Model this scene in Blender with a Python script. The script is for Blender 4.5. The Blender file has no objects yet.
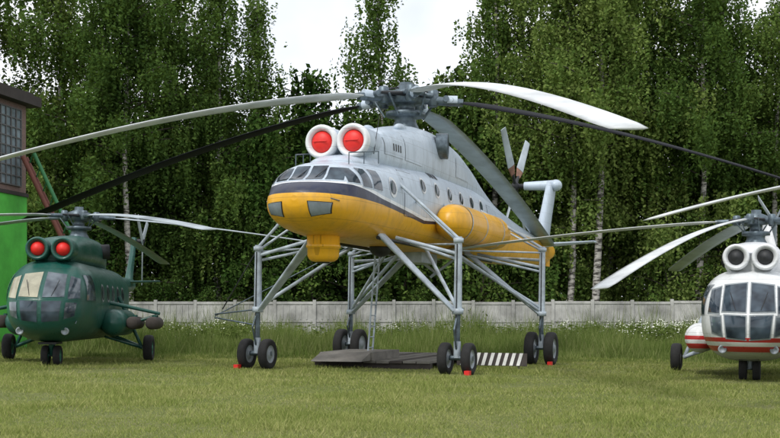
import bpy, math, random
import numpy as np
from mathutils import Vector, Matrix
from mathutils.bvhtree import BVHTree
R=math.radians
random.seed(5); rng=np.random.default_rng(7)
scene=bpy.context.scene
COL=scene.collection

# ------------------------------------------------------------ materials
def nmat(name):
    m=bpy.data.materials.new(name); m.use_nodes=True
    nt=m.node_tree; b=nt.nodes['Principled BSDF']
    return m,nt,b
def N(nt,t,**kw):
    n=nt.nodes.new(t)
    for k,v in kw.items(): setattr(n,k,v)
    return n
def L(nt,a,b): nt.links.new(a,b)
def mixc(nt,fac,a,b,blend='MIX'):
    n=N(nt,'ShaderNodeMix',data_type='RGBA',blend_type=blend)
    for s,v in ((n.inputs[0],fac),(n.inputs[6],a),(n.inputs[7],b)):
        if isinstance(v,(int,float)): s.default_value=v
        elif isinstance(v,(tuple,list)): s.default_value=tuple(v)+((1,) if len(v)==3 else ())
        else: L(nt,v,s)
    return n.outputs[2]
def mth(nt,op,a,b=None,clamp=False):
    n=N(nt,'ShaderNodeMath',operation=op); n.use_clamp=clamp
    for i,v in enumerate((a,b)):
        if v is None: continue
        if isinstance(v,(int,float)): n.inputs[i].default_value=v
        else: L(nt,v,n.inputs[i])
    return n.outputs[0]
def noise(nt,vec,scale,detail=4,rough=.6):
    n=N(nt,'ShaderNodeTexNoise'); n.inputs['Scale'].default_value=scale
    n.inputs['Detail'].default_value=detail; n.inputs['Roughness'].default_value=rough
    if vec is not None: L(nt,vec,n.inputs['Vector'])
    return n.outputs['Fac']
def ramp(nt,fac,pts,interp='LINEAR'):
    n=N(nt,'ShaderNodeValToRGB'); cr=n.color_ramp; cr.interpolation=interp
    while len(cr.elements)<len(pts): cr.elements.new(.5)
    for e,(p,c) in zip(cr.elements,pts):
        e.position=p
        e.color=(c,c,c,1) if isinstance(c,(int,float)) else tuple(c)+(1,)
    L(nt,fac,n.inputs[0]); return n.outputs[0]
def simple(name,col,rough=.6,metal=0,var=.25,scale=3.,bump=0,spec=.5):
    m,nt,b=nmat(name)
    tc=N(nt,'ShaderNodeTexCoord').outputs['Object']
    f=noise(nt,tc,scale)
    c=mixc(nt,ramp(nt,f,[(.3,0.),(.7,1.)]),[x*(1-var) for x in col],[min(1,x*(1+var*.4)) for x in col])
    L(nt,c,b.inputs['Base Color'])
    b.inputs['Roughness'].default_value=rough; b.inputs['Metallic'].default_value=metal; b.inputs['Specular IOR Level'].default_value=spec
    if bump:
        bn=N(nt,'ShaderNodeBump'); bn.inputs['Strength'].default_value=bump; bn.inputs['Distance'].default_value=.03
        L(nt,f,bn.inputs['Height']); L(nt,bn.outputs[0],b.inputs['Normal'])
    return m
def panelled(nt,b,tc,color,dirt=(.12,.11,.09),amt=.5,sx=.9,rough=.32):
    sep=N(nt,'ShaderNodeSeparateXYZ'); L(nt,tc,sep.inputs[0])
    cmb=N(nt,'ShaderNodeCombineXYZ'); L(nt,sep.outputs[0],cmb.inputs[0]); L(nt,sep.outputs[2],cmb.inputs[1])
    br=N(nt,'ShaderNodeTexBrick'); L(nt,cmb.outputs[0],br.inputs['Vector']); br.offset=0; br.squash=1
    br.inputs['Scale'].default_value=sx; br.inputs['Mortar Size'].default_value=.006
    br.inputs['Brick Width'].default_value=.8; br.inputs['Row Height'].default_value=.42
    br.inputs['Mortar Smooth'].default_value=.3
    br.inputs['Color1'].default_value=(1,1,1,1); br.inputs['Color2'].default_value=(.92,.93,.94,1); br.inputs['Mortar'].default_value=(.5,.5,.5,1)
    c=mixc(nt,.7,color,br.outputs['Color'],'MULTIPLY')
    mp=N(nt,'ShaderNodeMapping'); mp.inputs['Scale'].default_value=(1.6,1.6,.35); L(nt,tc,mp.inputs[0])
    st=noise(nt,mp.outputs[0],2.2,6,.7)
    f=ramp(nt,st,[(.48,0.),(.78,amt)])
    c=mixc(nt,f,c,dirt)
    L(nt,c,b.inputs['Base Color'])
    L(nt,ramp(nt,st,[(.3,rough-.08),(.8,rough+.25)]),b.inputs['Roughness'])
    bp=N(nt,'ShaderNodeBump'); bp.inputs['Strength'].default_value=.5; bp.inputs['Distance'].default_value=.014
    L(nt,noise(nt,tc,3.,3),bp.inputs['Height']); L(nt,bp.outputs[0],b.inputs['Normal'])
def paint(name,col,**kw):
    m,nt,b=nmat(name); tc=N(nt,'ShaderNodeTexCoord').outputs['Object']
    panelled(nt,b,tc,mixc(nt,0.,col,col),**kw); return m
# crane livery
GRAYB=(.49,.57,.66); YEL=(.80,.41,.02); NAVY=(.015,.02,.05)
def crane_paint():
    m,nt,b=nmat('crane_livery'); tc=N(nt,'ShaderNodeTexCoord').outputs['Object']
    sep=N(nt,'ShaderNodeSeparateXYZ'); L(nt,tc,sep.inputs[0]); x=sep.outputs[0]; z=sep.outputs[2]
    u=mth(nt,'MULTIPLY',mth(nt,'ADD',x,26.),1/32.)
    def P(a): return (a+26)/32.
    zb=ramp(nt,u,[(P(-26),(5.1-3)/3),(P(-18),(5.02-3)/3),(P(-9),(4.85-3)/3),(P(-5),(4.45-3)/3),(P(-2),(4.25-3)/3),(P(1.5),(4.48-3)/3),(P(4),(4.56-3)/3)])
    zb=mth(nt,'ADD',mth(nt,'MULTIPLY',zb,3.),3.)
    th=ramp(nt,u,[(P(-12),.0),(P(-4),.07),(P(1.5),.15),(P(3.2),.32)])
    a=mth(nt,'GREATER_THAN',z,zb); a2=mth(nt,'GREATER_THAN',z,mth(nt,'ADD',zb,th)); a3=mth(nt,'GREATER_THAN',z,mth(nt,'ADD',mth(nt,'ADD',zb,th),.09))
    c=mixc(nt,a,YEL,NAVY); c=mixc(nt,a2,c,(.78,.80,.82)); c=mixc(nt,a3,c,GRAYB)
    panelled(nt,b,tc,c,amt=.38,sx=.85); return m
def stripe_paint():
    m,nt,b=nmat('white_red_livery'); tc=N(nt,'ShaderNodeTexCoord').outputs['Object']
    sep=N(nt,'ShaderNodeSeparateXYZ'); L(nt,tc,sep.inputs[0]); z=sep.outputs[2]
    c=ramp(nt,mth(nt,'MULTIPLY',z,.25),[(0,(.5,.52,.54)),(.235,(.5,.03,.03)),(.27,(.74,.76,.77)),(.30,(.5,.03,.03)),(.325,(.76,.78,.79))],'CONSTANT')
    panelled(nt,b,tc,c,amt=.3); return m
M={}
M['crane']=crane_paint()
M['gray']=paint('blue_gray_paint',GRAYB,amt=.4)
M['strut']=simple('strut_paint',(.44,.51,.58),.45,0,.4,2.5)
M['yellow']=paint('yellow_paint',YEL,amt=.35)
M['white']=paint('white_paint',(.74,.76,.78),amt=.3)
M['redwhite']=stripe_paint()
M['teal']=paint('dark_green_paint',(.010,.085,.066),amt=.35,dirt=(.10,.11,.09))
M['red']=simple('red_cover',(.75,.02,.015),.5,0,.15)
M['dark']=simple('dark_metal',(.03,.032,.035),.55,.3,.4,6)
M['steel']=simple('hub_metal',(.13,.17,.20),.45,.5,.5,6)
M['tyre']=simple('tyre_rubber',(.018,.018,.019),.85,0,.4,8)
M['rimw']=simple('rim_gray',(.32,.36,.40),.5,.2,.3)
M['rimg']=simple('rim_green',(.03,.16,.11),.5,.1,.3)
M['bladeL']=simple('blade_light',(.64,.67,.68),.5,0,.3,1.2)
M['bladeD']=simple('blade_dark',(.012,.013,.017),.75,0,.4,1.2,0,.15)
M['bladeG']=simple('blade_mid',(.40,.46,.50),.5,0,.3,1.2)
M['wood']=simple('wooden_blade',(.22,.11,.07),.6,0,.4,3)
def glass(name,a,b_,sp):
    m,nt,b=nmat(name)
    b.inputs['Roughness'].default_value=.07; b.inputs['Specular IOR Level'].default_value=sp
    tc=N(nt,'ShaderNodeTexCoord').outputs['Object']
    L(nt,ramp(nt,noise(nt,tc,1.9,2),[(.35,a),(.7,b_)]),b.inputs['Base Color']); return m
M['glass']=glass('side_glass',(.02,.03,.045),(.16,.20,.23),.8)
M['glassd']=glass('cockpit_glass',(.012,.018,.028),(.07,.10,.13),.45)
M['glassb']=simple('glass_curtained',(.42,.40,.30),.15,0,.45,1.5)
M['frame']=simple('window_frame',(.25,.28,.30),.5)
M['patch']=simple('gray_nose_patch',(.22,.26,.30),.2,0,.4,2)  # plain gray-blue for the two dark-edged patches low on the crane nose
M['concrete']=simple('fence_concrete',(.44,.44,.42),.9,0,.5,.9,.4)
M['plank']=simple('old_planks',(.20,.19,.17),.85,0,.4,2)
M['plankd']=simple('dark_planks',(.06,.05,.045),.85,0,.4,2)
M['stripe_w']=simple('sign_white',(.75,.75,.72),.6)

# ------------------------------------------------------------ mesh builder
def basis(d):
    d=Vector(d).normalized()
    a=Vector((0,0,1)) if abs(d.z)<.95 else Vector((1,0,0))
    u=d.cross(a).normalized(); v=d.cross(u).normalized()
    return d,u,v
class MB:
    def __init__(s): s.v=[];s.f=[];s.m=[];s.s=[];s.mats=[]
    def mi(s,k):
        if k not in s.mats: s.mats.append(k)
        return s.mats.index(k)
    def add(s,vs,fs,mat,smooth=True):
        o=len(s.v); s.v+=[tuple(p) for p in vs]; i=s.mi(mat)
        for f in fs: s.f.append([o+q for q in f]); s.m.append(i); s.s.append(smooth)
    def lathe(s,profile,c,axis,mat,n=24,capa=False,capb=False):
        d,u,v=basis(axis); c=Vector(c); vs=[];fs=[]
        for (t,r) in profile:
            for i in range(n):
                a=2*math.pi*i/n; vs.append(c+d*t+(u*math.cos(a)+v*math.sin(a))*r)
        for j in range(len(profile)-1):
            for i in range(n):
                k=(i+1)%n; fs.append([j*n+i,j*n+k,(j+1)*n+k,(j+1)*n+i])
        s.add(vs,fs,mat)
        for flag,j in ((capa,0),(capb,len(profile)-1)):
            if flag: s.add(vs[j*n:(j+1)*n],[list(range(n))],mat,False)
    def tube(s,p0,p1,r0,r1=None,mat='strut',n=10,cap=True):
        if r1 is None:r1=r0
        p0=Vector(p0);p1=Vector(p1);l=(p1-p0).length
        s.lathe([(0,r0),(l,r1)],p0,p1-p0,mat,n,cap,cap)
    def sphere(s,c,rad,mat,n=16,m=10):
        if isinstance(rad,(int,float)): rad=(rad,)*3
        vs=[];fs=[]
        for j in range(m+1):
            t=math.pi*j/m
            for i in range(n):
                a=2*math.pi*i/n
                vs.append((c[0]+rad[0]*math.sin(t)*math.cos(a),c[1]+rad[1]*math.sin(t)*math.sin(a),c[2]+rad[2]*math.cos(t)))
        for j in range(m):
            for i in range(n):
                k=(i+1)%n; fs.append([j*n+i,j*n+k,(j+1)*n+k,(j+1)*n+i])
        s.add(vs,fs,mat)
    def beam(s,p0,p1,w0,h0,w1,h1,mat,wdir=(1,0,0),n=12):
        p0=Vector(p0);p1=Vector(p1);d=(p1-p0).normalized(); u=Vector(wdir); u=(u-d*u.dot(d)).normalized(); v=d.cross(u)
        vs=[]
        for p,w,h in ((p0,w0,h0),(p1,w1,h1)):
            for i in range(n):
                a=2*math.pi*i/n; vs.append(p+u*math.cos(a)*w/2+v*math.sin(a)*h/2)
        s.add(vs,[[i,(i+1)%n,n+(i+1)%n,n+i] for i in range(n)],mat)
        s.add(vs[:n],[list(range(n))],mat,False); s.add(vs[n:],[list(range(n))],mat,False)
    def box(s,c,size,mat,rot=None):
        h=[q/2 for q in size]; vs=[]
        for x in(-1,1):
            for y in(-1,1):
                for z in(-1,1):
                    p=Vector((x*h[0],y*h[1],z*h[2]))
                    if rot: p=rot@p
                    vs.append(p+Vector(c))
        s.add(vs,[[0,1,3,2],[4,6,7,5],[0,4,5,1],[2,3,7,6],[0,2,6,4],[1,5,7,3]],mat,False)
    def wheel(s,c,axis,r,w,rim):
        a=w/2
        pr=[(-a*.75,r*.58),(-a*.95,r*.72),(-a,r*.86),(-a*.8,r*.96),(-a*.35,r),(a*.35,r),(a*.8,r*.96),(a,r*.86),(a*.95,r*.72),(a*.75,r*.58)]
        s.lathe(pr,c,axis,'tyre',26)
        for sg in(-1,1):
            s.lathe([(sg*a*.76,r*.6),(sg*a*.55,r*.55),(sg*a*.5,r*.3),(sg*a*.85,r*.22),(sg*a*.9,0.001)],c,axis,rim,20)
    def build(s,name,parent=None):
        me=bpy.data.meshes.new(name); me.from_pydata(s.v,[],s.f)
        for k in s.mats: me.materials.append(M[k])
        me.polygons.foreach_set('material_index',s.m); me.polygons.foreach_set('use_smooth',s.s)
        me.update(); ob=bpy.data.objects.new(name,me); COL.objects.link(ob)
        if parent: ob.parent=parent
        return ob
def loftdata(secs,n=40,sub=5,p=2.4):
    S=[list(q)+([p] if len(q)==4 else []) for q in secs]; A=np.array(S,float)
    rings=[]
    for i in range(len(A)-1):
        p0=A[max(i-1,0)];p1=A[i];p2=A[i+1];p3=A[min(i+2,len(A)-1)]
        h=abs(p2[0]-p1[0]); 
        def tang(a,b,c):
            d1=(b-a)/max(1e-6,abs(b[0]-a[0])); d2=(c-b)/max(1e-6,abs(c[0]-b[0]))
            t=np.where(d1*d2>0,2*d1*d2/(d1+d2+1e-12),0); return t
        m1=tang(p0,p1,p2) if i>0 else (p2-p1)/h
        m2=tang(p1,p2,p3) if i<len(A)-2 else (p2-p1)/h
        for k in range(sub):
            t=k/sub
            q=(2*t**3-3*t*t+1)*p1+(t**3-2*t*t+t)*h*m1+(-2*t**3+3*t*t)*p2+(t**3-t*t)*h*m2
            q[0]=p1[0]+(p2[0]-p1[0])*t
            rings.append(q)
    rings.append(A[-1])
    vs=[];fs=[]
    for (x,zt,zb,hw,pp) in rings:
        zc=(zt+zb)/2;hh=(zt-zb)/2
        for i in range(n):
            a=2*math.pi*i/n; c=math.cos(a);s_=math.sin(a)
            vs.append((x,hw*math.copysign(abs(c)**(2/pp),c),zc+hh*math.copysign(abs(s_)**(2/pp),s_)))
    for j in range(len(rings)-1):
        for i in range(n):
            k=(i+1)%n; fs.append([j*n+i,j*n+k,(j+1)*n+k,(j+1)*n+i])
    fs.append(list(range(n))); o=(len(rings)-1)*n; fs.append([o+i for i in range(n)])
    return vs,fs
def pane(mb,bvh,cs,d,mat,grow=1.,off=.015,nu=7,nv=5):
    cs=[Vector(c) for c in cs]; g=sum(cs,Vector())/4; 
    if grow!=1.: cs=[c+(c-g).normalized()*grow for c in cs]
    d=Vector(d).normalized(); idx={};vs=[];fs=[]
    for j in range(nv+1):
        for i in range(nu+1):
            u=i/nu;v=j/nv
            p=cs[0]*(1-u)*(1-v)+cs[1]*u*(1-v)+cs[2]*u*v+cs[3]*(1-u)*v
            loc,nor,_,_=bvh.ray_cast(p,d)
            if loc is None: continue
            if nor.dot(d)>0: nor=-nor
            idx[(i,j)]=len(vs); vs.append(loc+nor*off)
    for j in range(nv):
        for i in range(nu):
            k=[(i,j),(i+1,j),(i+1,j+1),(i,j+1)]
            if all(q in idx for q in k): fs.append([idx[q] for q in k])
    mb.add(vs,fs,mat,True)
def window(mb,bvh,cs,d,mat='glass',fr='frame',g=.05):
    pane(mb,bvh,cs,d,fr,g,.008); pane(mb,bvh,cs,d,mat,1.,.018)
def disc(mb,bvh,c,r,d,mat,off=.02,n=20):
    d=Vector(d).normalized();_,u,v=basis(d);vs=[];c=Vector(c)
    for i in range(n):
        a=2*math.pi*i/n; loc,nor,_,_=bvh.ray_cast(c+(u*math.cos(a)+v*math.sin(a))*r,d)
        if loc is None: return
        if nor.dot(d)>0: nor=-nor
        vs.append(loc+nor*off)
    mb.add(vs,[list(range(n))],mat,False)
def blade(mb,hub,ang,r0,Rr,chord,k,mat,pitch=7,ex=1.5,thick=.11,tipw=.8,root=None):
    d=Vector((math.cos(ang),math.sin(ang),0)); e=Vector((-math.sin(ang),math.cos(ang),0)); z=Vector((0,0,1))
    n=30;prof=[(.5,0),(.38,.7),(.1,1),(-.2,.75),(-.5,.08),(-.2,-.5),(.1,-.75),(.38,-.6)]
    vs=[];fs=[];hub=Vector(hub)
    for j in range(n+1):
        t=r0+(Rr-r0)*j/n
        w=chord*(1-(1-tipw)*(j/n)); 
        if j==0: w*=.35
        elif j==1: w*=.75
        if j==n: w*=.85
        pi=R(pitch*(1-.5*j/n)); 
        for (a,b) in prof:
            y=a*w; zz=b*thick*w/2*(1.6 if j<2 else 1)
            vs.append(hub+d*t+e*(y*math.cos(pi)-zz*math.sin(pi))+z*(-k*t**ex+y*math.sin(pi)+zz*math.cos(pi)))
    m=len(prof)
    for j in range(n):
        for i in range(m):
            q=(i+1)%m; fs.append([j*m+i,j*m+q,(j+1)*m+q,(j+1)*m+i])
    fs.append(list(range(m))); fs.append([n*m+i for i in range(m)])
    mb.add(vs,fs,mat,True)
    p1=hub+d*r0*1.05-z*k*r0**ex
    mb.tube(hub,p1,chord*.16,chord*.12,'steel',10)
def gslope(Y):
    t=min(1,max(0,(Y-45)/20)); return -.012*(1-t*t*(3-2*t))
def gz(X,Y): return gslope(Y)*X
def place(root,X,Y,theta):
    th=R(theta); ha=math.atan2(-math.cos(th),-math.sin(th))
    root.matrix_world=Matrix.Translation((X,Y,gz(X,Y)))@Matrix.Rotation(.012,4,'Y')@Matrix.Rotation(ha,4,'Z')
    return ha
def azl(phi,ha):
    w=math.atan2(math.sin(R(phi)),-math.cos(R(phi))); return w-ha
def empty(name):
    e=bpy.data.objects.new(name,None); COL.objects.link(e); e.empty_display_size=.5; return e

# ------------------------------------------------------------ crane helicopter
crane=empty('crane_helicopter'); ha=place(crane,-1.01,32.6,20)
mb=MB()
secs=[(4.12,4.50,4.36,.08,2),(4.08,4.62,4.20,.36,2),(3.92,4.76,3.98,.70,2.2),(3.6,4.92,3.80,.98,2.3),(3.28,5.08,3.70,1.12,2.3),(2.98,5.36,3.64,1.22,2.4),(2.5,5.52,3.60,1.30,2.5),(1.8,5.62,3.58,1.35,2.7),
(0,5.85,3.58,1.38,2.9),(-4,6.1,3.6,1.38,3),(-8,6.1,3.6,1.32,3),(-11,6.0,3.62,1.1,2.8),(-14,5.8,3.68,.85,2.5),(-19,5.45,3.85,.55,2.3),(-23,5.25,4.02,.40,2.2),(-25.6,5.1,4.5,.2,2)]
fv,ff=loftdata(secs,48,5); mb.add(fv,ff[:-2],'crane'); mb.add(fv,ff[-2:],'crane',False)
fus=mb.build('fuselage',crane); bv=BVHTree.FromPolygons([Vector(p) for p in fv],ff)
W=MB()
for (y0,y1) in ((-.93,-.52),(-.46,-.04),(.04,.46),(.52,.93)):
    window(W,bv,[(8,y0,4.94),(8,y1,4.94),(8,y1*.95,5.34-.05*(abs(y0+y1)>1)),(8,y0*.95,5.34-.05*(abs(y0+y1)>1))],(-1,0,0),'glassd','gray')
for s in (1,-1):
    for (a0,a1,zl,zh) in ((3.12,2.74,4.90,5.26),(2.64,2.17,4.84,5.33),(2.07,1.5,4.84,5.36)):
        window(W,bv,[(a0,6*s,zl),(a1,6*s,zl),(a1,6*s,zh),(a0-.12,6*s,zh)],(0,-s,0),'glassd','gray')
    window(W,bv,[(8,.38*s,4.00),(8,.80*s,4.08),(8,.86*s,4.32),(8,.36*s,4.34)],(-1,0,0),'patch','dark',.03)
    disc(W,bv,(.7,6*s,5.02),.28,(0,-s,0),'white',.012); disc(W,bv,(.7,6*s,5.02),.19,(0,-s,0),'glassd',.022)
    for a in (-1.9,-3.2,-4.5,-5.8,-7.1,-8.4):
        disc(W,bv,(a,6*s,5.35),.24,(0,-s,0),'white',.012); disc(W,bv,(a,6*s,5.35),.18,(0,-s,0),'glassd',.022)
    for a0,a1,zl,zh in ((-.2,-1.15,4.35,5.6),(-9.4,-10.3,4.4,5.5)):
        pane(W,bv,[(a0,6*s,zl),(a1,6*s,zl),(a1,6*s,zh),(a0,6*s,zh)],(0,-s,0),'dark',.025,.006)
        pane(W,bv,[(a0,6*s,zl),(a1,6*s,zl),(a1,6*s,zh),(a0,6*s,zh)],(0,-s,0),'crane',1.,.012)
    for i,(dx,w,h) in enumerate(((0,.10,.3),(.2,.12,.3),(.42,.05,.3),(.55,.14,.3))):
        pane(W,bv,[(-3.0-dx,6*s,5.72),(-3.0-dx-w,6*s,5.72),(-3.0-dx-w,6*s,5.95),(-3.0-dx,6*s,5.95)],(0,-s,0),'dark',1.,.016,2,2)
for q in (-.25,.25): W.tube((3.45,q,4.99),(3.1,q+.18,5.27),.012,.01,'dark',5)
W.build('windows_and_doors',crane)
# engine deck
E=MB()
ev,ef=loftdata([(1.05,6.45,5.5,.72,2.4),(.7,6.6,5.45,.86,2.6),(0,6.78,5.4,1.0,2.8),(-1.6,7.0,5.4,1.08,3),(-3.2,7.35,5.4,1.1,2.8),(-4.6,7.42,5.4,1.1,2.8),(-6.5,7.28,5.4,1.08,2.7),(-8.5,6.95,5.4,.95,2.5),(-11,6.45,5.3,.7,2.3),(-14,5.95,5.2,.45,2.2),(-18,5.6,5.0,.25,2)],36,5)
E.add(ev,ef[:-2],'gray'); E.add(ev,ef[-2:],'gray',False)
be=BVHTree.FromPolygons([Vector(p) for p in ev],ef)
for s in(1,-1):
    c=(1.5,.455*s,6.22)
    E.lathe([(-2.6,.40),(-1.2,.46),(-.35,.455),(-.2,.46)],c,(1,0,0),'gray',32)
    E.lathe([(-.2,.462),(-.06,.46),(0,.43),(.015,.39),(-.02,.34),(-.12,.30)],c,(1,0,0),'white',32)
    E.lathe([(-.14,.30),(-.08,.27),(-.03,.2),(0,.1),(.01,.001)],c,(1,0,0),'red',28)
    E.lathe([(-.13,.34),(-.13,.29)],c,(1,0,0),'dark',28)
    E.tube((1.5,.455*s-.2,6.22),(1.53,.455*s+.2,6.22),.02,.02,'red',6)
    E.lathe([(0,.40),(.35,.40),(.38,.37),(.3,.33)],(-4.3,.95*s,6.85),(-.25,s,0),'steel',24)
    E.lathe([(.3,.34),(.31,.001)],(-4.3,.95*s,6.85),(-.25,s,0),'dark',24)
    for (a0,a1,zl,zh) in ((.3,-.9,6.0,6.45),(-1.1,-2.5,6.0,6.7),(-6.0,-7.6,6.1,6.7)):
        pane(E,be,[(a0,6*s,zl),(a1,6*s,zl),(a1,6*s,zh),(a0,6*s,zh)],(0,-s,0),'frame',.02,.005)
        pane(E,be,[(a0,6*s,zl),(a1,6*s,zl),(a1,6*s,zh),(a0,6*s,zh)],(0,-s,0),'gray',1.,.012)
    for i in range(4):
        pane(E,be,[(-.2-i*.16,6*s,6.15),(-.28-i*.16,6*s,6.15),(-.28-i*.16,6*s,6.35),(-.2-i*.16,6*s,6.35)],(0,-s,0),'dark',1.,.016,2,2)
fv2,ff2=loftdata([(2.3,5.55,5.2,.35),(1.9,5.74,5.2,.6),(1.3,5.87,5.2,.85),(.6,6.0,5.2,.95)],24,4); E.add(fv2,ff2,'gray')
for s in(1,-1):
    E.tube((2.4,.75*s,5.75),(.9,1.0*s,5.98),.018,.018,'steel',6)
    for t in(0,.5,1): E.tube((2.4-1.5*t,.75*s+.25*s*t,5.75+.23*t),(2.4-1.5*t,.75*s+.25*s*t,5.45+.2*t),.015,.015,'steel',6)
    E.sphere((-2.2,.5*s,7.1),(.35,.16,.14),'gray'); E.sphere((-6.2,.45*s,7.2),(.45,.18,.16),'gray')
E.build('engine_deck',crane)
T=MB()
for s in(1,-1):
    T.lathe([(-.02,.001),(.02,.2),(.18,.40),(.5,.53),(1.0,.57),(5.2,.57),(5.8,.5),(6.1,.35),(6.25,.001)],(-2.9,1.75*s,4.42),(-1,0,0),'yellow',32)
    for a in(-3.8,-5.5,-7.6):
        T.lathe([(-.03,.574),(-.03,.58),(.03,.58),(.03,.574)],(a,1.75*s,4.42),(-1,0,0),'strut',32)
        T.tube((a,1.2*s,5.0),(a,1.6*s,4.9),.05,.05,'strut',8)
T.build('fuel_tanks',crane)
C=MB()
C.lathe([(-.02,.20),(0,.30),(.05,.37),(.14,.415),(.34,.42),(.35,.45),(.42,.45),(.43,.43),(.95,.43)],(2.25,0,2.96),(0,0,1),'yellow',36,True,False)
C.lathe([(-.02,.18),(-.05,.16),(-.05,.001)],(2.25,0,2.96),(0,0,1),'dark',24)
C.build('chin_drum',crane)
F=MB()
def slab(mb,pts0,pts1,mat):
    n=len(pts0); vs=[Vector(p) for p in pts0]+[Vector(p) for p in pts1]
    mb.add(vs,[[i,(i+1)%n,n+(i+1)%n,n+i] for i in range(n)]+[list(range(n)),[n+i for i in range(n)]],mat,False)
def finloft(mb,rows,mat):
    prof=[(.5,0),(.3,.8),(0,1),(-.3,.6),(-.5,.05),(-.3,-.6),(0,-1),(.3,-.8)];vs=[];m=8
    for (x,y,z,c,t,ax) in rows:
        for a,b in prof:
            vs.append((x+a*c,y+(b*t/2 if ax=='z' else 0),z+(b*t/2 if ax=='y' else 0)))
    fs=[[j*m+i,j*m+(i+1)%m,(j+1)*m+(i+1)%m,(j+1)*m+i] for j in range(len(rows)-1) for i in range(m)]
    fs+=[list(range(m)),[(len(rows)-1)*m+i for i in range(m)]]
    mb.add(vs,fs,mat,True)
finloft(F,[(-23.3,0,4.9,3.8,.5,'z'),(-23.9,0,5.6,2.7,.45,'z'),(-24.6,0,6.6,2.3,.4,'z'),(-25.3,0,7.6,2.1,.36,'z'),(-25.6,0,8.15,1.8,.3,'z')],'gray')
F.tube((-25.4,.25,8.0),(-25.4,-1.3,8.0),.26,.2,'gray',16); F.sphere((-25.4,.25,8.0),(.4,.3,.28),'gray')
F.tube((-25.4,-1.3,8.0),(-25.4,-1.75,8.0),.12,.12,'dark',12)
for s in(1,-1): finloft(F,[(-22.9,.2*s,4.95,1.4,.2,'y'),(-23.1,2.6*s,5.1,.9,.1,'y')],'gray')
F.box((-24.6,0,4.3),(.8,.16,.5),'yellow')
F.build('tail_fin',crane)
TR=MB()
TR.sphere((-25.4,-1.75,8.0),(.24,.2,.24),'dark')
for i in range(4):
    a=R(44+90*i); d=Vector((math.cos(a),0,math.sin(a))); e=Vector((-math.sin(a),0,math.cos(a)));c=Vector((-25.4,-1.75,8.0))
    TR.tube(c,c+d*.75,.09,.07,'dark',8)
    for r0,r1,c0,c1,mt in((.7,1.25,.25,.45,'wood'),(1.25,3.5,.45,.34,'bladeG')):
        TR.beam(c+d*r0,c+d*r1,c0,.07,c1,.04,mt,e+Vector((0,.7,0)))
TR.build('tail_rotor',crane)
# main rotor
Rt=MB(); hub=(-4.1,0,8.36)
Rt.lathe([(-1.2,.62),(-1.0,.45),(-.75,.34),(-.6,.34),(-.58,.62),(-.45,.62),(-.43,.3),(-.2,.3),(-.18,.55),(.18,.55),(.25,.3),(.36,.28),(.38,.2),(.48,.2),(.5,.001)],hub,(0,0,1),'steel',28)
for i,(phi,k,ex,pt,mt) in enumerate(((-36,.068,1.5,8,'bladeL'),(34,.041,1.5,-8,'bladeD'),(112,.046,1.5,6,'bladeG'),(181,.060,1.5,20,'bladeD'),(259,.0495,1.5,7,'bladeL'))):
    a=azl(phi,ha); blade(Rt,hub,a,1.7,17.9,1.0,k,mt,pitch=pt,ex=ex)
    d=Vector((math.cos(a),math.sin(a),0)); e=Vector((-math.sin(a),math.cos(a),0)); h=Vector(hub)
    for sg in(1,-1):
        Rt.tube(h+e*sg*.18+Vector((0,0,.12)),h+d*.85+e*sg*.16+Vector((0,0,.06)),.07,.07,'steel',8)
    Rt.lathe([(-.26,.13),(-.22,.17),(.22,.17),(.26,.13)],h+d*.85,(0,0,1),'steel',14,True,True)
    Rt.lathe([(-.2,.1),(.3,.1)],h+d*1.25-Vector((0,0,.03)),e,'steel',12,True,True)
    Rt.lathe([(-.16,.15),(.16,.15)],h+d*1.45-Vector((0,0,.06)),d,'gray',14,True,True)
    Rt.tube(h+d*.55+e*.35-Vector((0,0,.6)),h+d*.95+e*.42,.035,.035,'steel',8)
    Rt.tube(h+e*.42+d*.35+Vector((0,0,.05)),h+d*1.15+e*.32,.075,.05,'dark',8)
    Rt.tube(h+d*.3+Vector((0,0,.3)),h+d*.8+Vector((0,0,.17)),.03,.03,'dark',6)
Rt.build('main_rotor',crane)
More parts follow.
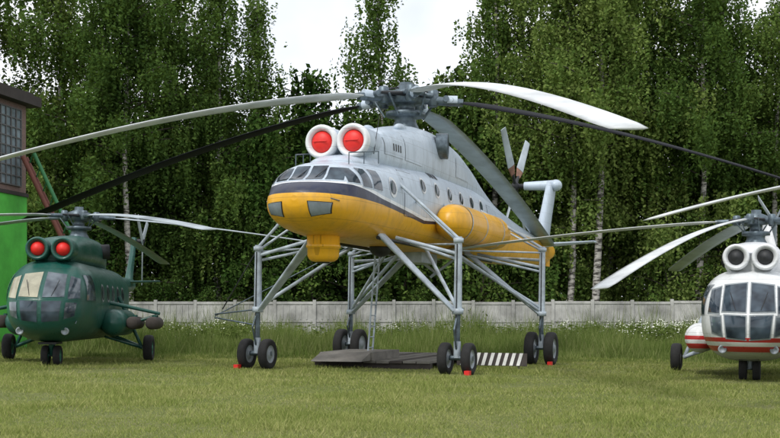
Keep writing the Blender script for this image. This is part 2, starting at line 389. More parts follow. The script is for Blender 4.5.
def gear(name,ax,ay,wr,ww,top,ztop):
    s=1 if ay>0 else -1; g=MB(); y=ay
    for o in(-.33,.33): g.wheel((ax,y+o,wr-.02),(0,1,0),wr,ww,'rimw')
    g.tube((ax,y-.45,wr),(ax,y+.45,wr),.07,.07,'steel',10)
    g.tube((ax,y,wr),(ax,y,wr+.45),.10,.10,'strut',12)
    g.tube((ax,y,wr+.3),(ax,y,1.9),.075,.075,'steel',12)
    g.tube((ax,y,1.62),(ax,y,ztop),.115,.10,'strut',14)
    g.lathe([(-.08,.12),(-.08,.16),(.08,.16),(.08,.12)],(ax,y,1.7),(0,0,1),'strut',14)
    g.lathe([(-.06,.1),(-.06,.14),(.06,.14),(.06,.1)],(ax,y,ztop-.1),(0,0,1),'strut',14,True,True)
    g.tube((ax+.1,y,1.55),(ax+.32,y,1.2),.03,.03,'steel',6); g.tube((ax+.32,y,1.2),(ax+.1,y,wr+.25),.03,.03,'steel',6)
    g.beam((top,.95*s,3.78),(ax,y-.1*s,1.72),.62,.16,.34,.12,'strut')
    g.tube((ax+.05,1.3*s,5.2),(ax,y,ztop-.05),.045,.045,'strut',8)
    g.tube((ax-1.2,1.3*s,4.9),(ax,y,ztop-.15),.035,.035,'strut',8)
    dr=-1 if ax>-2 else 1
    g.tube((ax+dr*2.7,1.1*s,3.7),(ax,y,1.75),.055,.05,'strut',8)
    g.tube((ax+dr*1.4,1.15*s,3.65),(ax,y,3.1),.04,.04,'strut',8)
    g.tube((ax,1.2*s,3.72),(ax,y,3.25),.05,.05,'strut',8)
    g.tube((ax+dr*2.7,1.1*s,3.7),(ax,y,ztop-.2),.03,.03,'strut',8)
    for i in range(4): g.tube((ax-.16,y,1.95+.3*i),(ax+.16,y,1.95+.3*i),.014,.014,'steel',6)
    g.tube((ax+.12,y,ztop-.2),(ax+.15,y,wr+.3),.016,.016,'dark',6)
    g.box((ax+wr*.95,y+.42*s,.06),(.2,.14,.12),'red')
    g.build(name,crane)
gear('front_left_gear',0,3.0,.44,.26,.55,3.72); gear('front_right_gear',0,-3.0,.44,.26,.55,3.55)
gear('rear_left_gear',-8.3,3.45,.56,.32,-7.6,3.95); gear('rear_right_gear',-8.3,-3.45,.56,.32,-7.6,3.85)
X=MB()
for s in(1,-1):
    X.tube((-8.3,3.4*s,1.9),(-6.2,.9*s,3.65),.06,.06,'strut',8)
    X.tube((-8.3,3.4*s,3.5),(-11,.9*s,3.75),.05,.05,'strut',8)
    X.tube((-7.4,.9*s,3.7),(-7.4,-.2*s,2.9),.05,.05,'strut',8)
X.tube((0,-3.05,1.7),(-.4,-4.6,1.55),.025,.025,'steel',6);X.tube((0,-3.05,1.25),(-.4,-4.6,1.45),.025,.025,'steel',6);X.tube((0,-3.05,3.4),(-.3,-4.3,1.7),.018,.018,'dark',6)
X.tube((-2.5,-1.1,3.68),(-.4,-4.6,1.5),.02,.02,'steel',6)
X.box((-5.6,0,3.45),(1.6,.7,.35),'strut'); X.sphere((-2.0,0,3.55),(.5,.3,.25),'dark')
for dx in(0,.4): X.tube((-3.2-dx,-.6,3.7),(-3.4-dx,-.9,.35),.03,.03,'strut',6)
for i in range(10): X.tube((-3.2-.02*i,-.6-.03*i,3.55-.33*i),(-3.6-.02*i,-.6-.03*i,3.55-.33*i),.02,.02,'strut',6)
X.tube((1.0,.9,5.9),(.6,.9,7.0),.012,.008,'dark',6); X.tube((-9.5,0,6.7),(-9.9,0,7.6),.015,.01,'dark',6)
X.tube((3.4,.95,4.4),(4.5,1.15,4.35),.02,.015,'steel',6)
X.tube((.9,1.0,3.66),(-11,.95,3.6),.05,.05,'dark',8); X.tube((.9,-1.0,3.66),(-11,-.95,3.6),.05,.05,'dark',8)
X.build('braces_and_fittings',crane)

# ------------------------------------------------------------ transport helicopter
def transport(name,Xw,Yw,theta,body,decks,rim,intake,blades,glassm,pods=False,zo=0):
    root=empty(name); ha=place(root,Xw,Yw,theta)
    kids=[]
    b=MB()
    S=[(1.76,1.68,1.50,.1,2),(1.72,1.88,1.28,.38,2),(1.5,2.16,1.02,.72,2.2),(1.15,2.48,.86,.97,2.3),(.75,2.78,.76,1.12,2.4),(.3,3.0,.70,1.21,2.6),(-.4,3.1,.68,1.25,2.8),(-6.0,3.1,.68,1.25,2.8),(-7.6,3.1,.95,1.12,2.6),(-9.2,3.05,1.7,.72,2.2),(-11,3.0,2.05,.46,2),(-15.8,3.05,2.5,.22,2)]
    v,f=loftdata(S,44,5); b.add(v,f[:-2],body); b.add(v,f[-2:],body,False); kids.append(b.build('fuselage',root))
    bv=BVHTree.FromPolygons([Vector(p) for p in v],f)
    w=MB(); g1,g2=glassm
    fr='frame' if body!='teal' else 'teal'
    window(w,bv,[(5,-.06,1.95),(5,-.62,1.97),(5,-.58,2.62),(5,-.06,2.68)],(-1,0,0),g1,fr); window(w,bv,[(5,.06,1.95),(5,.62,1.97),(5,.58,2.62),(5,.06,2.68)],(-1,0,0),g2,fr)
    window(w,bv,[(5,-.06,1.28),(5,-.5,1.32),(5,-.56,1.86),(5,-.06,1.84)],(-1,0,0),'glassd',fr); window(w,bv,[(5,.06,1.28),(5,.5,1.32),(5,.56,1.86),(5,.06,1.84)],(-1,0,0),'glassd',fr)
    for s in(1,-1):
        window(w,bv,[(5,.70*s,1.92),(5,.98*s,1.95),(5,.92*s,2.5),(5,.68*s,2.58)],(-1,0,0),g2 if s>0 else g1,fr)
        window(w,bv,[(5,.62*s,1.36),(5,.86*s,1.45),(5,.92*s,1.82),(5,.66*s,1.82)],(-1,0,0),'glass',fr)
        window(w,bv,[(.78,5*s,1.9),(.05,5*s,1.9),(.05,5*s,2.62),(.5,5*s,2.62)],(0,-s,0),g2,fr)
        for i in range(5):
            x=-1.2-i*1.0
            disc(w,bv,(x,5*s,2.15),.27,(0,-s,0),'frame',.01); disc(w,bv,(x,5*s,2.15),.21,(0,-s,0),'glass',.02)
        w.lathe([(0,.11),(.06,.11),(.08,.09),(.03,.06),(.03,.001)],(1.25,.62*s,1.02),(1,0,-.1),'rimw',14)
        w.tube((1.62,.3*s,2.0),(1.25,.45*s,2.45),.01,.01,'dark',5)
    kids.append(w.build('windows',root))
    e=MB()
    v2,f2=loftdata([(.05,3.5,2.9,.55,2.4),(-.4,3.74,2.9,.68,2.6),(-1.5,3.86,2.9,.74,2.8),(-3,3.98,2.9,.76,2.6),(-4.6,4.0,2.9,.74,2.5),(-5.8,3.8,2.9,.6,2.3),(-7.2,3.3,2.9,.35,2)],28,4)
    e.add(v2,f2,decks)
    for s in(1,-1):
        c=(.5,.36*s,3.38)
        e.lathe([(-1.2,.30),(-.5,.335),(-.1,.34),(0,.32),(.01,.28),(-.04,.24),(-.12,.2)],c,(1,0,0),decks,26)
        e.lathe([(-.13,.21),(-.05,.17),(.02,.08),(.03,.001)],c,(1,0,0),intake,20)
        if intake!='red': e.lathe([(-.16,.24),(-.16,.001)],c,(1,0,0),'dark',20)
        e.lathe([(0,.24),(.3,.25),(.3,.2),(.1,.18),(.1,.001)],(-4.3,.62*s,3.55),(-.3,s,.05),'dark',18)
        e.lathe([(0,.001),(.04,.2),(.2,.36),(.5,.42),(2.9,.42),(3.2,.3),(3.35,.001)],(-1.6,1.42*s,1.25),(-1,0,0),body,24)
    kids.append(e.build('engines',root))
    t=MB()
    finloft(t,[(-15.2,0,2.8,1.7,.3,'z'),(-16.0,0,3.7,1.1,.25,'z'),(-16.8,0,4.85,.85,.2,'z')],body)
    for s in(1,-1): finloft(t,[(-14.2,.1*s,2.85,.8,.12,'y'),(-14.3,1.4*s,2.9,.55,.08,'y')],body)
    for i in range(3):
        a=R(30+120*i); d=Vector((math.cos(a),0,math.sin(a))); q=Vector((-16.8,.35,4.7)); t.beam(q,q+d*1.9,.26,.05,.24,.03,'bladeG',Vector((-math.sin(a),.3,math.cos(a))))
    t.tube((-16.8,0,4.7),(-16.8,.45,4.7),.1,.1,'dark',8)
    kids.append(t.build('tail',root))
    r=MB(); hub=(-3.95,0,4.68); h=Vector(hub)
    r.lathe([(-.8,.4),(-.55,.26),(-.45,.26),(-.44,.4),(-.34,.4),(-.32,.18),(-.14,.18),(-.12,.34),(.12,.34),(.2,.14),(.30,.14),(.31,.001)],hub,(0,0,1),'steel',22)
    for (phi,k,pt,mt) in blades:
        a=azl(phi,ha); blade(r,hub,a,1.1,10.65,.52,k,mt,pitch=pt,tipw=1.,thick=.12)
        d=Vector((math.cos(a),math.sin(a),0)); ee=Vector((-math.sin(a),math.cos(a),0))
        r.lathe([(-.15,.08),(-.12,.11),(.12,.11),(.15,.08)],h+d*.55,(0,0,1),'steel',12,True,True)
        r.tube(h+d*.3+ee*.2-Vector((0,0,.38)),h+d*.6+ee*.25,.022,.022,'steel',6)
        r.tube(h+ee*.28+d*.2,h+d*.75+ee*.2,.05,.03,'dark',8)
    kids.append(r.build('main_rotor',root))
    for q in kids: q.location.z=zo
    u=MB()
    for o in(-.17,.17): u.wheel((0,o,.29),(0,1,0),.3,.2,rim)
    u.tube((0,-.25,.3),(0,.25,.3),.04,.04,'steel',8); u.tube((0,0,.3),(.1,0,.85),.07,.09,'strut' if rim!='rimg' else 'teal',10)
    u.tube((0,0,.45),(-.7,0,.75),.035,.035,'steel',8)
    for s in(1,-1):
        u.wheel((-4.26,2.25*s,.42),(0,1,0),.43,.3,rim)
        mm='teal' if rim=='rimg' else 'strut'
        u.tube((-4.26,2.05*s,.43),(-4.2,1.0*s,.85),.065,.06,mm,8)
        u.tube((-4.26,2.03*s,.43),(-4.1,1.28*s,2.1),.05,.07,mm,10)
        u.tube((-4.26,2.0*s,.43),(-3.2,1.0*s,.8),.04,.04,mm,8)
        if pods:
            u.tube((-2.6,1.1*s,1.9),(-2.9,2.75*s,1.55),.06,.05,mm,8); u.tube((-2.9,1.1*s,1.0),(-2.9,2.7*s,1.5),.05,.05,mm,8); u.tube((-3.4,1.1*s,1.9),(-2.9,2.75*s,1.55),.05,.05,mm,8)
            for yy in(2.0,2.6):
                u.lathe([(0,.001),(0,.14),(.1,.2),(1.6,.2),(1.9,.1),(1.9,.001)],(-2.0,yy*s,1.25),(-1,0,0),'plankd',16)
                u.tube((-2.8,yy*s,1.5),(-2.8,yy*s,1.4),.08,.08,mm,8)
    u.tube((1.1,.9,1.3),(2.3,1.1,1.25),.014,.012,'steel',6)
    u.box((.2,0,.66+zo*.5),(.9,.5,.06),'dark')
    u.build('landing_gear',root)
    return root
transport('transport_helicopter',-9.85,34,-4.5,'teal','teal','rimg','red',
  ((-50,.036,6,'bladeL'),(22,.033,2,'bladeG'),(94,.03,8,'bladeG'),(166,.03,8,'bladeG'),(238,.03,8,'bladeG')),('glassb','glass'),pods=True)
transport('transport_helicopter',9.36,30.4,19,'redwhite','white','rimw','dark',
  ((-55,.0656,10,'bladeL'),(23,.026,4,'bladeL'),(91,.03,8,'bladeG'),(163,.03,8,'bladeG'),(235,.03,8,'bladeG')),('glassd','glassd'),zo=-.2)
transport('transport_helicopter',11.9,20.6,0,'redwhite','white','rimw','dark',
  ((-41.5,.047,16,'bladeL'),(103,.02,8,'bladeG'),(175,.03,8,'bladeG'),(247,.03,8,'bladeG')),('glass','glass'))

# ------------------------------------------------------------ cargo platform, hazard board
def toworld(a,y): 
    th=R(20); return (-1.01-math.sin(th)*a+math.cos(th)*y, 32.6-math.cos(th)*a-math.sin(th)*y)
pf=MB(); 
for i in range(9): pf.box((random.uniform(-.05,.05),-1.8+.41*i,.24+random.uniform(-.01,.01)),(6.0,.38,.07),'plank' if i%3 else 'plankd')
for xx in(-2.8,-1,1,2.8): pf.box((xx,-.15,.10),(.2,3.7,.2),'plankd')
pf.box((1.9,-.9,.40),(2.4,1.7,.24),'plank'); 
slab(pf,[(3.1,-1.7,.28),(3.1,-1.7,.52),(3.9,-1.7,.28)],[(3.1,-.1,.28),(3.1,-.1,.52),(3.9,-.1,.28)],'plank')
o=pf.build('cargo_platform'); X0,Y0=toworld(-5.2,-.2); o.location=(X0,Y0,gz(X0,Y0)); o.rotation_euler=(0,.012,math.atan2(-math.cos(R(20)),-math.sin(R(20))))
hb=MB()
for i in range(9):
    x0=-.95+.21*i
    slab(hb,[(x0,-.015,.12),(x0+.1,-.015,.12),(x0+.2,-.015,.5),(x0+.1,-.015,.5)],[(x0,.015,.12),(x0+.1,.015,.12),(x0+.2,.015,.5),(x0+.1,.015,.5)],'stripe_w')
hb.box((0,.035,.31),(2.1,.03,.39),'plankd')
for xx in(-.8,.8): hb.box((xx,.09,.2),(.06,.08,.4),'plankd')
o=hb.build('hazard_board'); X0,Y0=toworld(-3.6,3.0); o.location=(X0,Y0,gz(X0,Y0)); o.rotation_euler=(R(-12),.012,R(-8))

# ------------------------------------------------------------ ground
def arr(a): return np.array(a,float)
ys=np.concatenate([np.linspace(-60,10,8),np.linspace(12,80,69),arr([90,110,150,250,450,900])])
xs=np.concatenate([arr([-700,-300,-150,-90]),np.linspace(-60,60,61),arr([90,150,300,700])])
V=[(x,y,gz(x,y)) for y in ys for x in xs]; nx=len(xs)
Fc=[(j*nx+i,j*nx+i+1,(j+1)*nx+i+1,(j+1)*nx+i) for j in range(len(ys)-1) for i in range(nx-1)]
m,nt,b=nmat('lawn_ground'); pos=N(nt,'ShaderNodeNewGeometry').outputs['Position']
n1=noise(nt,pos,.35,5,.6); n2=noise(nt,pos,6.,6,.75); n3=noise(nt,pos,45.,4,.8)
c=ramp(nt,n1,[(.3,(.12,.17,.04)),(.5,(.18,.22,.065)),(.7,(.26,.26,.12))])
c=mixc(nt,ramp(nt,n2,[(.35,0.),(.7,.7)]),c,(.25,.24,.13))
c=mixc(nt,.8,c,ramp(nt,n3,[(.3,.45),(.65,1.25)]),'MULTIPLY')
L(nt,c,b.inputs['Base Color']); b.inputs['Roughness'].default_value=.95; b.inputs['Specular IOR Level'].default_value=.1
bp=N(nt,'ShaderNodeBump'); bp.inputs['Strength'].default_value=.8; bp.inputs['Distance'].default_value=.05; L(nt,n3,bp.inputs['Height']); L(nt,bp.outputs[0],b.inputs['Normal'])
me=bpy.data.meshes.new('ground'); me.from_pydata(V,[],Fc); me.materials.append(m); me.update()
COL.objects.link(bpy.data.objects.new('ground',me))

def leafmat(name,stops,trans=.3,scale=.5,isl=.5,tint=(.2,.3,.03),obj=.22,detail=3):
    m,nt,b=nmat(name); g=N(nt,'ShaderNodeNewGeometry')
    oi=N(nt,'ShaderNodeObjectInfo')
    f=noise(nt,g.outputs['Position'],scale,detail)
    f=mth(nt,'ADD',mth(nt,'MULTIPLY',f,1-isl),mth(nt,'MULTIPLY',g.outputs['Random Per Island'],isl))
    f=mth(nt,'ADD',f,mth(nt,'MULTIPLY',mth(nt,'SUBTRACT',oi.outputs['Random'],.5),obj))
    c=ramp(nt,f,stops)
    d=N(nt,'ShaderNodeBsdfDiffuse'); L(nt,c,d.inputs[0])
    if trans>0:
        t=N(nt,'ShaderNodeBsdfTranslucent')
        L(nt,mixc(nt,.5,c,tint),t.inputs[0])
        mx=N(nt,'ShaderNodeMixShader'); mx.inputs[0].default_value=trans; L(nt,d.outputs[0],mx.inputs[1]); L(nt,t.outputs[0],mx.inputs[2])
        L(nt,mx.outputs[0],nt.nodes['Material Output'].inputs[0])
    else: L(nt,d.outputs[0],nt.nodes['Material Output'].inputs[0])
    nt.nodes.remove(b); return m
M['leaf']=leafmat('birch_leaves',[(.2,(.045,.085,.022)),(.5,(.09,.15,.036)),(.8,(.19,.25,.07))],isl=.3,scale=.35,obj=.4,trans=.22)
M['leafd']=leafmat('understory_leaves',[(.2,(.025,.055,.012)),(.5,(.055,.10,.022)),(.8,(.12,.175,.04))],isl=.35,obj=.4,trans=0)
M['grass']=leafmat('grass_blades',[(.2,(.13,.18,.04)),(.42,(.22,.275,.07)),(.6,(.33,.355,.12)),(.85,(.47,.45,.21))],.3,.45,.4,detail=5,tint=(.22,.28,.07))
M['tallgrass']=leafmat('tall_grass_blades',[(.15,(.07,.115,.025)),(.5,(.14,.20,.05)),(.85,(.31,.33,.14))],.3,.3,.45,tint=(.2,.27,.06))
M['flower']=simple('white_umbels',(.7,.72,.6),.8,0,.2)
def numesh(name,verts,nper,mats,matidx=None):
    nv=len(verts); nf=nv//nper
    me=bpy.data.meshes.new(name); me.vertices.add(nv); me.vertices.foreach_set('co',verts.astype(np.float32).ravel())
    me.loops.add(nv); me.loops.foreach_set('vertex_index',np.arange(nv,dtype=np.int32))
    me.polygons.add(nf); me.polygons.foreach_set('loop_start',np.arange(0,nv,nper,dtype=np.int32)); me.polygons.foreach_set('loop_total',np.full(nf,nper,dtype=np.int32))
    for k in mats: me.materials.append(M[k])
    if matidx is not None: me.polygons.foreach_set('material_index',matidx.astype(np.int32))
    me.update(calc_edges=True); return me
def blades_mesh(P,h,w,lean):
    n=len(P); a=rng.uniform(0,2*np.pi,n); d=np.stack([np.cos(a),np.sin(a),np.zeros(n)],1)*(w/2)[:,None]
    la=rng.uniform(0,2*np.pi,n); t=np.stack([np.cos(la)*lean*h,np.sin(la)*lean*h,h],1)
    return np.stack([P-d,P+d,P+t],1).reshape(-1,3)
gzv=lambda X,Y: X*(-.012)*(1-(lambda t:t*t*(3-2*t))(np.clip((Y-45)/20,0,1)))
n=360000
u=rng.uniform(0,1,n); Y=13*(50/13)**u; Xx=rng.uniform(-1,1,n)*Y*.42
def sm(X,Y,s,seed):
    r=np.random.default_rng(seed); v=np.zeros_like(X)
    for q in range(7):
        a=r.uniform(0,6.28);f=s*r.uniform(.5,2.); v+=np.sin((X*np.cos(a)+Y*np.sin(a))*f+r.uniform(0,6.28))
    return np.clip(.5+v/5,0,1)
patch=sm(Xx,Y,1.6,3)
tuft=(sm(Xx,Y,5.5,8)>.82)&(rng.uniform(0,1,n)<.5)
thin=(sm(Xx,Y,1.1,11)<.22)&(rng.uniform(0,1,n)<.7)
h=rng.uniform(.025,.07,n)*(1+.3*(Y/15-1)*.5)*(.5+.95*patch)*np.where(tuft,1.9,1.)*np.where(thin,.35,1.); w=.011*(Y/14)**.8*rng.uniform(.7,1.4,n)
P=np.stack([Xx,Y,gzv(Xx,Y)-.005],1)
ob=bpy.data.objects.new('lawn_grass',numesh('lawn_grass',blades_mesh(P,h,w,rng.uniform(.2,1.3,n)),3,['grass'])); COL.objects.link(ob)
n=200000
Y=rng.uniform(0,1,n)**1.2*33+41+rng.normal(0,.6,n); Xx=rng.uniform(-1,1,n)*(Y*.46)
edge=41.5+3.5*(sm(Xx,Xx*0,.35,4)-.5)+2*(sm(Xx,Xx*0,1.2,5)-.5)
clump=sm(Xx,Y,.9,6)
keep=(Y>edge)
h=(.14+.5*rng.uniform(0,1,n)**1.6)*(.3+1.5*clump**1.5)*np.clip((Y-edge)/6+.35,.3,1.3)*np.where(Y>66,2.0,1.)
P=np.stack([Xx,Y,gzv(Xx,Y)-.01],1)[keep]; h=h[keep]
ob=bpy.data.objects.new('tall_grass',numesh('tall_grass',blades_mesh(P,h,rng.uniform(.02,.05,len(h)),rng.uniform(.1,.6,len(h))),3,['tallgrass'])); COL.objects.link(ob)
cl=[(-9.5,66,3.0,150,.35),(-13,68,3.,140,.3),(15.5,64,2.6,260,.8),(18.5,66,3,220,.7),(12,69,3,130,.4),(-3,71,5,140,.1),(5,71,5,140,.12),(24,66,4,140,.3),(-20,70,5,140,.15)]
vs=[];mi=[]
for cx,cy,sg,k,fp in cl:
    for _ in range(k):
        x=cx+random.gauss(0,sg*.6);y=min(73.8,cy+random.gauss(0,sg*.6));z0=gz(x,y);H=random.uniform(.5,1.45)
        vs+=[(x-.015,y,z0),(x+.015,y,z0),(x+.01,y,z0+H),(x-.01,y,z0+H)]; mi.append(0)
        for q in range(14):
            a=random.uniform(0,6.28);zz=z0+random.uniform(.1,.85)*H;l=random.uniform(.12,.34);dx=math.cos(a)*l;dy=math.sin(a)*l
            vs+=[(x,y,zz),(x+dx*.6-dy*.3,y+dy*.6+dx*.3,zz+.06),(x+dx,y+dy,zz-.02),(x+dx*.6+dy*.3,y+dy*.6-dx*.3,zz+.05)]; mi.append(0)
        if random.random()<fp:
          for q in range(random.randint(1,5)):
            a=random.uniform(0,6.28);rr=random.uniform(0,.22);px=x+math.cos(a)*rr;py=y+math.sin(a)*rr;pz=z0+H+random.uniform(-.25,.05);s=random.uniform(.02,.05)
            vs+=[(px-s,py,pz-.01),(px,py-s,pz-.02),(px+s,py,pz),(px,py+s,pz+.02)]; mi.append(1)
ob=bpy.data.objects.new('wildflower_patch',numesh('wildflower_patch',np.array(vs),4,['tallgrass','flower'],np.array(mi))); COL.objects.link(ob)

# ------------------------------------------------------------ fence
fe=MB(); FY=75; pl=2.55
nb=34; x=-38.
for i in range(nb):
    dz=random.uniform(-.04,.04); z0=gz(x,FY)+dz; ty=random.uniform(-.03,.03)
    fe.box((x,FY,1.32+z0),(.2,.22,2.72),'concrete')
    cx=x+pl/2; 
    fe.box((cx,FY+.02+ty,1.28+z0),(pl-.204,.08,2.5),'concrete')
    for zz,hh in((.12,.18),(1.28,.12),(2.46,.16)): fe.box((cx,FY-.045+ty,zz+z0+.03),(pl-.204,.05,hh),'concrete')
    for q in range(1,6): 
        for zc,hz in((.72,.90),(1.86,.94)): fe.box((x+.1+q*(pl-.2)/6,FY-.04+ty,zc+z0+.03),(.09,.04,hz-.02),'concrete')
    x+=pl
fe.build('concrete_fence')

# ------------------------------------------------------------ hangar building
bd=empty('hangar_building')
c0=Vector((-15.2,48.9,0)); dl=Vector((-.224,-.975,0)).normalized(); dw=Vector((-.975,.224,0)).normalized()
M['gwall']=simple('green_wall',(.09,.50,.06),.8,0,.35,.8,.3)
m,nt,b=nmat('brown_brick'); tc=N(nt,'ShaderNodeTexCoord').outputs['Object']
sp=N(nt,'ShaderNodeSeparateXYZ'); L(nt,tc,sp.inputs[0]); cb=N(nt,'ShaderNodeCombineXYZ'); L(nt,mth(nt,'ADD',sp.outputs[0],sp.outputs[1]),cb.inputs[0]); L(nt,sp.outputs[2],cb.inputs[1])
br=N(nt,'ShaderNodeTexBrick'); br.inputs['Scale'].default_value=4; br.inputs['Color1'].default_value=(.19,.11,.09,1); br.inputs['Color2'].default_value=(.13,.08,.07,1); br.inputs['Mortar'].default_value=(.22,.2,.18,1); L(nt,cb.outputs[0],br.inputs[0]); L(nt,br.outputs[0],b.inputs['Base Color']); b.inputs['Roughness'].default_value=.9
M['brick']=m
M['roof']=simple('roof_edge',(.035,.028,.025),.8)
M['pane']=simple('window_glass_blocks',(.20,.25,.28),.2,0,.5,2)
M['mull']=simple('window_mullion',(.10,.10,.10),.6)
def obox(mb,l0,l1,w0,w1,z0,z1,mat):
    vs=[]
    for l in(l0,l1):
        for w in(w0,w1):
            for z in(z0,z1): vs.append(c0+dl*l+dw*w+Vector((0,0,z)))
    mb.add(vs,[[0,1,3,2],[4,6,7,5],[0,4,5,1],[2,3,7,6],[0,2,6,4],[1,5,7,3]],mat,False)
h1=MB(); obox(h1,0,7,0,14,-.5,6.62,'gwall'); h1.build('lower_walls',bd)
h1=MB(); obox(h1,.03,6.97,.03,13.97,6.62,10.35,'brick'); h1.build('upper_walls',bd)
h1=MB(); obox(h1,-.4,7.4,-.45,14.4,10.35,10.75,'roof'); obox(h1,-.2,7.2,-.2,14.2,10.75,10.9,'roof'); obox(h1,-.04,7.04,-.06,14.04,6.55,6.7,'roof'); h1.build('roof',bd)
h1=MB()
for l0 in(.5,3.9):
    obox(h1,l0,l0+2.7,-.0,.1,6.95,10.1,'pane')
    for q in range(8): obox(h1,l0+q*2.7/7-.03,l0+q*2.7/7+.03,-.05,.0,6.95,10.1,'mull')
    for q in range(9): obox(h1,l0-.03,l0+2.73,-.047,.003,6.95+q*3.15/8-.025,6.95+q*3.15/8+.025,'mull')
h1.build('windows',bd)
M['boomg']=simple('green_boom_paint',(.03,.17,.06),.6); M['boomr']=simple('rusty_boom_paint',(.16,.05,.035),.7)
bm=MB(); p0=Vector((-15.0,47.9,8.1)); p1=Vector((-11.3,48.5,0.0))
e=Vector((0,1,0))
for oy in(-.2,.2): bm.beam(p0+e*oy,p1+e*oy,.2,.2,.2,.2,'boomr')
bm.beam(p0+Vector((.4,0,.15)),p1+Vector((.4,0,0)),.16,.16,.16,.16,'boomg')
for i in range(14):
    q=p0+(p1-p0)*(i/14); bm.beam(q-e*.2,q+(p1-p0)/14+e*.2,.06,.06,.06,.06,'boomr'); bm.beam(q+Vector((.35,0,.1)),q+(p1-p0)/28+e*.2,.06,.06,.06,.06,'boomg')
bm.build('leaning_lattice_boom')

# ------------------------------------------------------------ trees
m,nt,b=nmat('birch_bark'); tc=N(nt,'ShaderNodeTexCoord').outputs['Object']
mp=N(nt,'ShaderNodeMapping'); mp.inputs['Scale'].default_value=(1.,1.,4.); L(nt,tc,mp.inputs[0])
L(nt,ramp(nt,noise(nt,mp.outputs[0],1.5,5,.7),[(.46,(.50,.48,.44)),(.58,(.05,.045,.04))]),b.inputs['Base Color']); b.inputs['Roughness'].default_value=.85
M['bark']=m
M['barkd']=simple('dark_bark',(.06,.05,.04),.9)
def make_tree(seed,H,Rr,z0,nl,leaf='leaf',bark='bark',ls=.15,strn=4,weep=1.7,rise=.4,power=.65,spread=.42,wob=.12,tw=1.,step=.14):
    r=np.random.default_rng(seed); t=MB()
    npt=10; px=np.cumsum(r.normal(0,wob,npt)); py=np.cumsum(r.normal(0,wob,npt)); zs=np.linspace(-.3,H*.97,npt)
    tr=lambda z:(float(np.interp(z,zs,px)),float(np.interp(z,zs,py)))
    for i in range(npt-1):
        ra=tw*.0085*H*(1-i/npt)**.8+.02; rb=tw*.0085*H*(1-(i+1)/npt)**.8+.02
        t.tube((px[i],py[i],zs[i]),(px[i+1],py[i+1],zs[i+1]),ra,rb,bark,9,False)
    anchors=[]
    for i in range(nl):
        u=(i+r.uniform(-.6,1.6))/nl; u=min(max(u,0),.995); z=H*(z0+(.97-z0)*u)
        prof=(1-u)**power*min(1,u*3.5+.65)+.06
        l=prof*Rr*r.uniform(.35,1.3); a=i*2.4+r.uniform(-.8,.8)
        x0,y0=tr(z); d=np.array([math.cos(a),math.sin(a)])
        pts=[]
        for s in np.linspace(0,1,6):
            pts.append(np.array([x0+d[0]*l*s,y0+d[1]*l*s,z+l*rise*s*(1.3-.85*s)+.8*u*s]))
        for q in range(5): t.tube(pts[q],pts[q+1],.035*(1-q/6)*l/3+.012,.035*(1-(q+1)/6)*l/3+.008,'barkd',4,False)
        na=max(3,int(l*1.6))
        for s in np.linspace(.25,1,na):
            k=min(4,int(s*5)); f=s*5-k
            anchors.append((pts[k]*(1-f)+pts[k+1]*f,s))
    cen=[]
    for A,s in anchors:
        ns=max(2,int(strn*r.uniform(.3,1.7)))
        for _ in range(ns):
            o=r.normal(0,spread,3)*np.array([1,1,.55]); ln=r.uniform(.4,weep)*(.6+.5*s); k=max(3,int(ln/step))
            tt=np.linspace(0,ln,k)+r.normal(0,.04,k); sway=r.normal(0,.10,2)
            p=np.stack([A[0]+o[0]+sway[0]*tt,A[1]+o[1]+sway[1]*tt,A[2]+o[2]-tt],1)+r.normal(0,.07,(k,3))
            cen.append(p)
    Cn=np.concatenate(cen); Cn[:,2]=np.maximum(Cn[:,2],.1); n=len(Cn)
    a=r.normal(size=(n,3)); a/=np.linalg.norm(a,axis=1)[:,None]; bb=np.cross(a,r.normal(size=(n,3))); bb/=np.linalg.norm(bb,axis=1)[:,None]
    s=(ls*r.uniform(.6,1.3,n))[:,None]
    q=np.stack([Cn-a*s,Cn+bb*s*.6,Cn+a*s,Cn-bb*s*.6],1).reshape(-1,3)
    wv=np.array(t.v); wf=t.f
    nv=len(wv)
    me=bpy.data.meshes.new('birch_tree'); allv=np.concatenate([wv,q])
    loops=[i for f in wf for i in f]; ltot=[len(f) for f in wf]
    li=np.concatenate([np.array(loops),nv+np.arange(len(q))]).astype(np.int32)
    lt=np.concatenate([np.array(ltot),np.full(n,4)]).astype(np.int32); lsx=np.concatenate([[0],np.cumsum(lt)[:-1]]).astype(np.int32)
    me.vertices.add(len(allv)); me.vertices.foreach_set('co',allv.astype(np.float32).ravel())
    me.loops.add(len(li)); me.loops.foreach_set('vertex_index',li)
    me.polygons.add(len(lt)); me.polygons.foreach_set('loop_start',lsx); me.polygons.foreach_set('loop_total',lt)
    for k in t.mats: me.materials.append(M[k])
    me.materials.append(M[leaf]); me.polygons.foreach_set('material_index',np.concatenate([np.array(t.m),np.full(n,len(t.mats))]).astype(np.int32))
    me.update(calc_edges=True); print('tree leaves',n); return me
tall=[make_tree(10+i,28,6.2,.06,58,strn=13,weep=2.9,ls=.14,power=.42,spread=.5,step=.14) for i in range(3)]
tall2=make_tree(20,28,5.6,.42,42,strn=13,weep=2.7,ls=.14,power=.45,spread=.5,step=.14,tw=1.1)
narrow=make_tree(21,28,5.4,.08,62,strn=11,weep=2.,ls=.14,power=.95,step=.13,spread=.5)
low=[make_tree(30+i,19,5.2,.03,54,'leafd','barkd',ls=.23,strn=7,weep=2.2,power=.45,spread=.5,step=.17) for i in range(2)]
bush=[make_tree(40+i,6.5,3.8,.03,20,'leafd','barkd',ls=.14,strn=10,weep=1.1,spread=.4,step=.14) for i in range(2)]
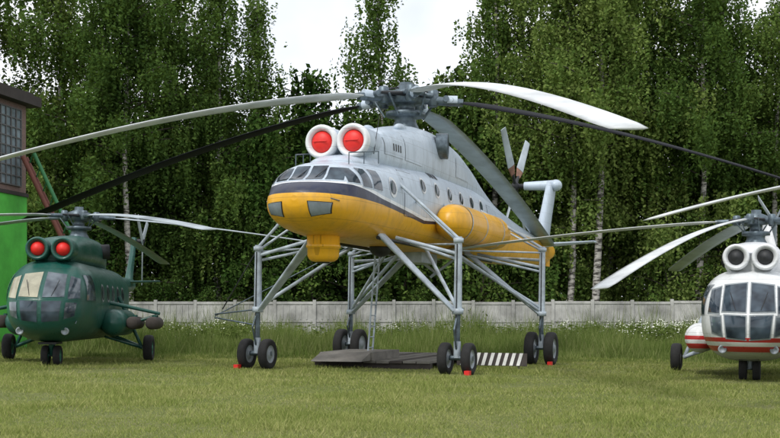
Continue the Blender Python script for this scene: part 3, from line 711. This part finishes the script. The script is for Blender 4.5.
def put(nm,me,x,y,sc=1.,sz=None):
    o=bpy.data.objects.new(nm,me); COL.objects.link(o); o.location=(x,y,gz(x,y)); o.rotation_euler=(0,0,random.uniform(0,6.28)); o.scale=(sc,sc,(sz or sc)); return o
k=0
for x,y,sc in ((-32.5,84,1.0),(-28,82,1.06),(-24.0,84.5,1.0),(-20.0,82,1.06),(-16.0,85,1.0),(-12.4,83.5,.95),
               (10.4,86,1.04),(15.8,86,1.04),(18.6,83.5,1.08),(23,85,.98),(32,84,.95)):
    put('birch_tree',tall[k%3],x,y,sc); k+=1
put('birch_tree',tall2,13.9,79.2,1.02); put('birch_tree',tall2,12.3,80.2,.93); put('birch_tree',tall2,27.2,82,.86); put('birch_tree',tall2,21.2,80.5,.93); put('birch_tree',tall2,-17.6,79.6,.9)
put('birch_tree',narrow,-.5,84,1.02); put('birch_tree',narrow,-9.4,84,.88); put('birch_tree',narrow,7.4,83,1.04)
for x,y,sc in ((-5.8,85,1.02),(3.4,85,1.03),(-2.8,82,.86),(1.2,81.5,.80),(5.6,82.5,.92),(26.5,86,1.0),(-8.8,81,.8)): put('birch_tree',low[k%2],x,y,sc); k+=1
x=-40
while x<42:
    put('birch_tree',low[k%2],x+random.uniform(-1,1),93+random.uniform(-2,2),random.uniform(.9,1.06)); k+=1; x+=4.6
x=-34
while x<37:
    if not (11.2<x<15.4): put('shrub',bush[k%2],x,79+random.uniform(-.6,1.5),random.uniform(.5,1.15)); k+=1
    x+=random.uniform(2.8,5.2)

# ------------------------------------------------------------ light
SE,SR=R(50),R(0)
sd=Vector((-.45,-.75,0)).normalized()
w=bpy.data.worlds.new('World'); scene.world=w; w.use_nodes=True; nt=w.node_tree
bg=nt.nodes['Background']; sky=N(nt,'ShaderNodeTexSky',sky_type='NISHITA'); sky.sun_disc=False; sky.sun_elevation=SE; sky.sun_rotation=math.atan2(sd.x,sd.y)
tc=N(nt,'ShaderNodeTexCoord').outputs['Generated']
f=ramp(nt,noise(nt,tc,3.,5,.55),[(.33,.6),(.5,1.)])
c=mixc(nt,f,sky.outputs[0],(8.9,9.1,9.5))
L(nt,c,bg.inputs[0]); bg.inputs[1].default_value=.135
sl=bpy.data.lights.new('sun','SUN'); sl.energy=2.0; sl.angle=R(10); sl.color=(1,.96,.9)
so=bpy.data.objects.new('sun',sl); COL.objects.link(so)
dv=Vector((sd.x*math.cos(SE),sd.y*math.cos(SE),math.sin(SE))); so.rotation_euler=dv.to_track_quat('Z','Y').to_euler(); so.location=(0,0,40)
# ------------------------------------------------------------ camera
cd=bpy.data.cameras.new('camera'); co=bpy.data.objects.new('camera',cd); COL.objects.link(co)
co.location=(0,0,1.5); co.rotation_euler=(R(90),0,0); cd.lens=36*1168/780; cd.sensor_width=36; cd.shift_y=99/780; cd.clip_end=3000
scene.camera=co
scene.view_settings.view_transform='Standard'; scene.view_settings.look='None'; scene.view_settings.exposure=0
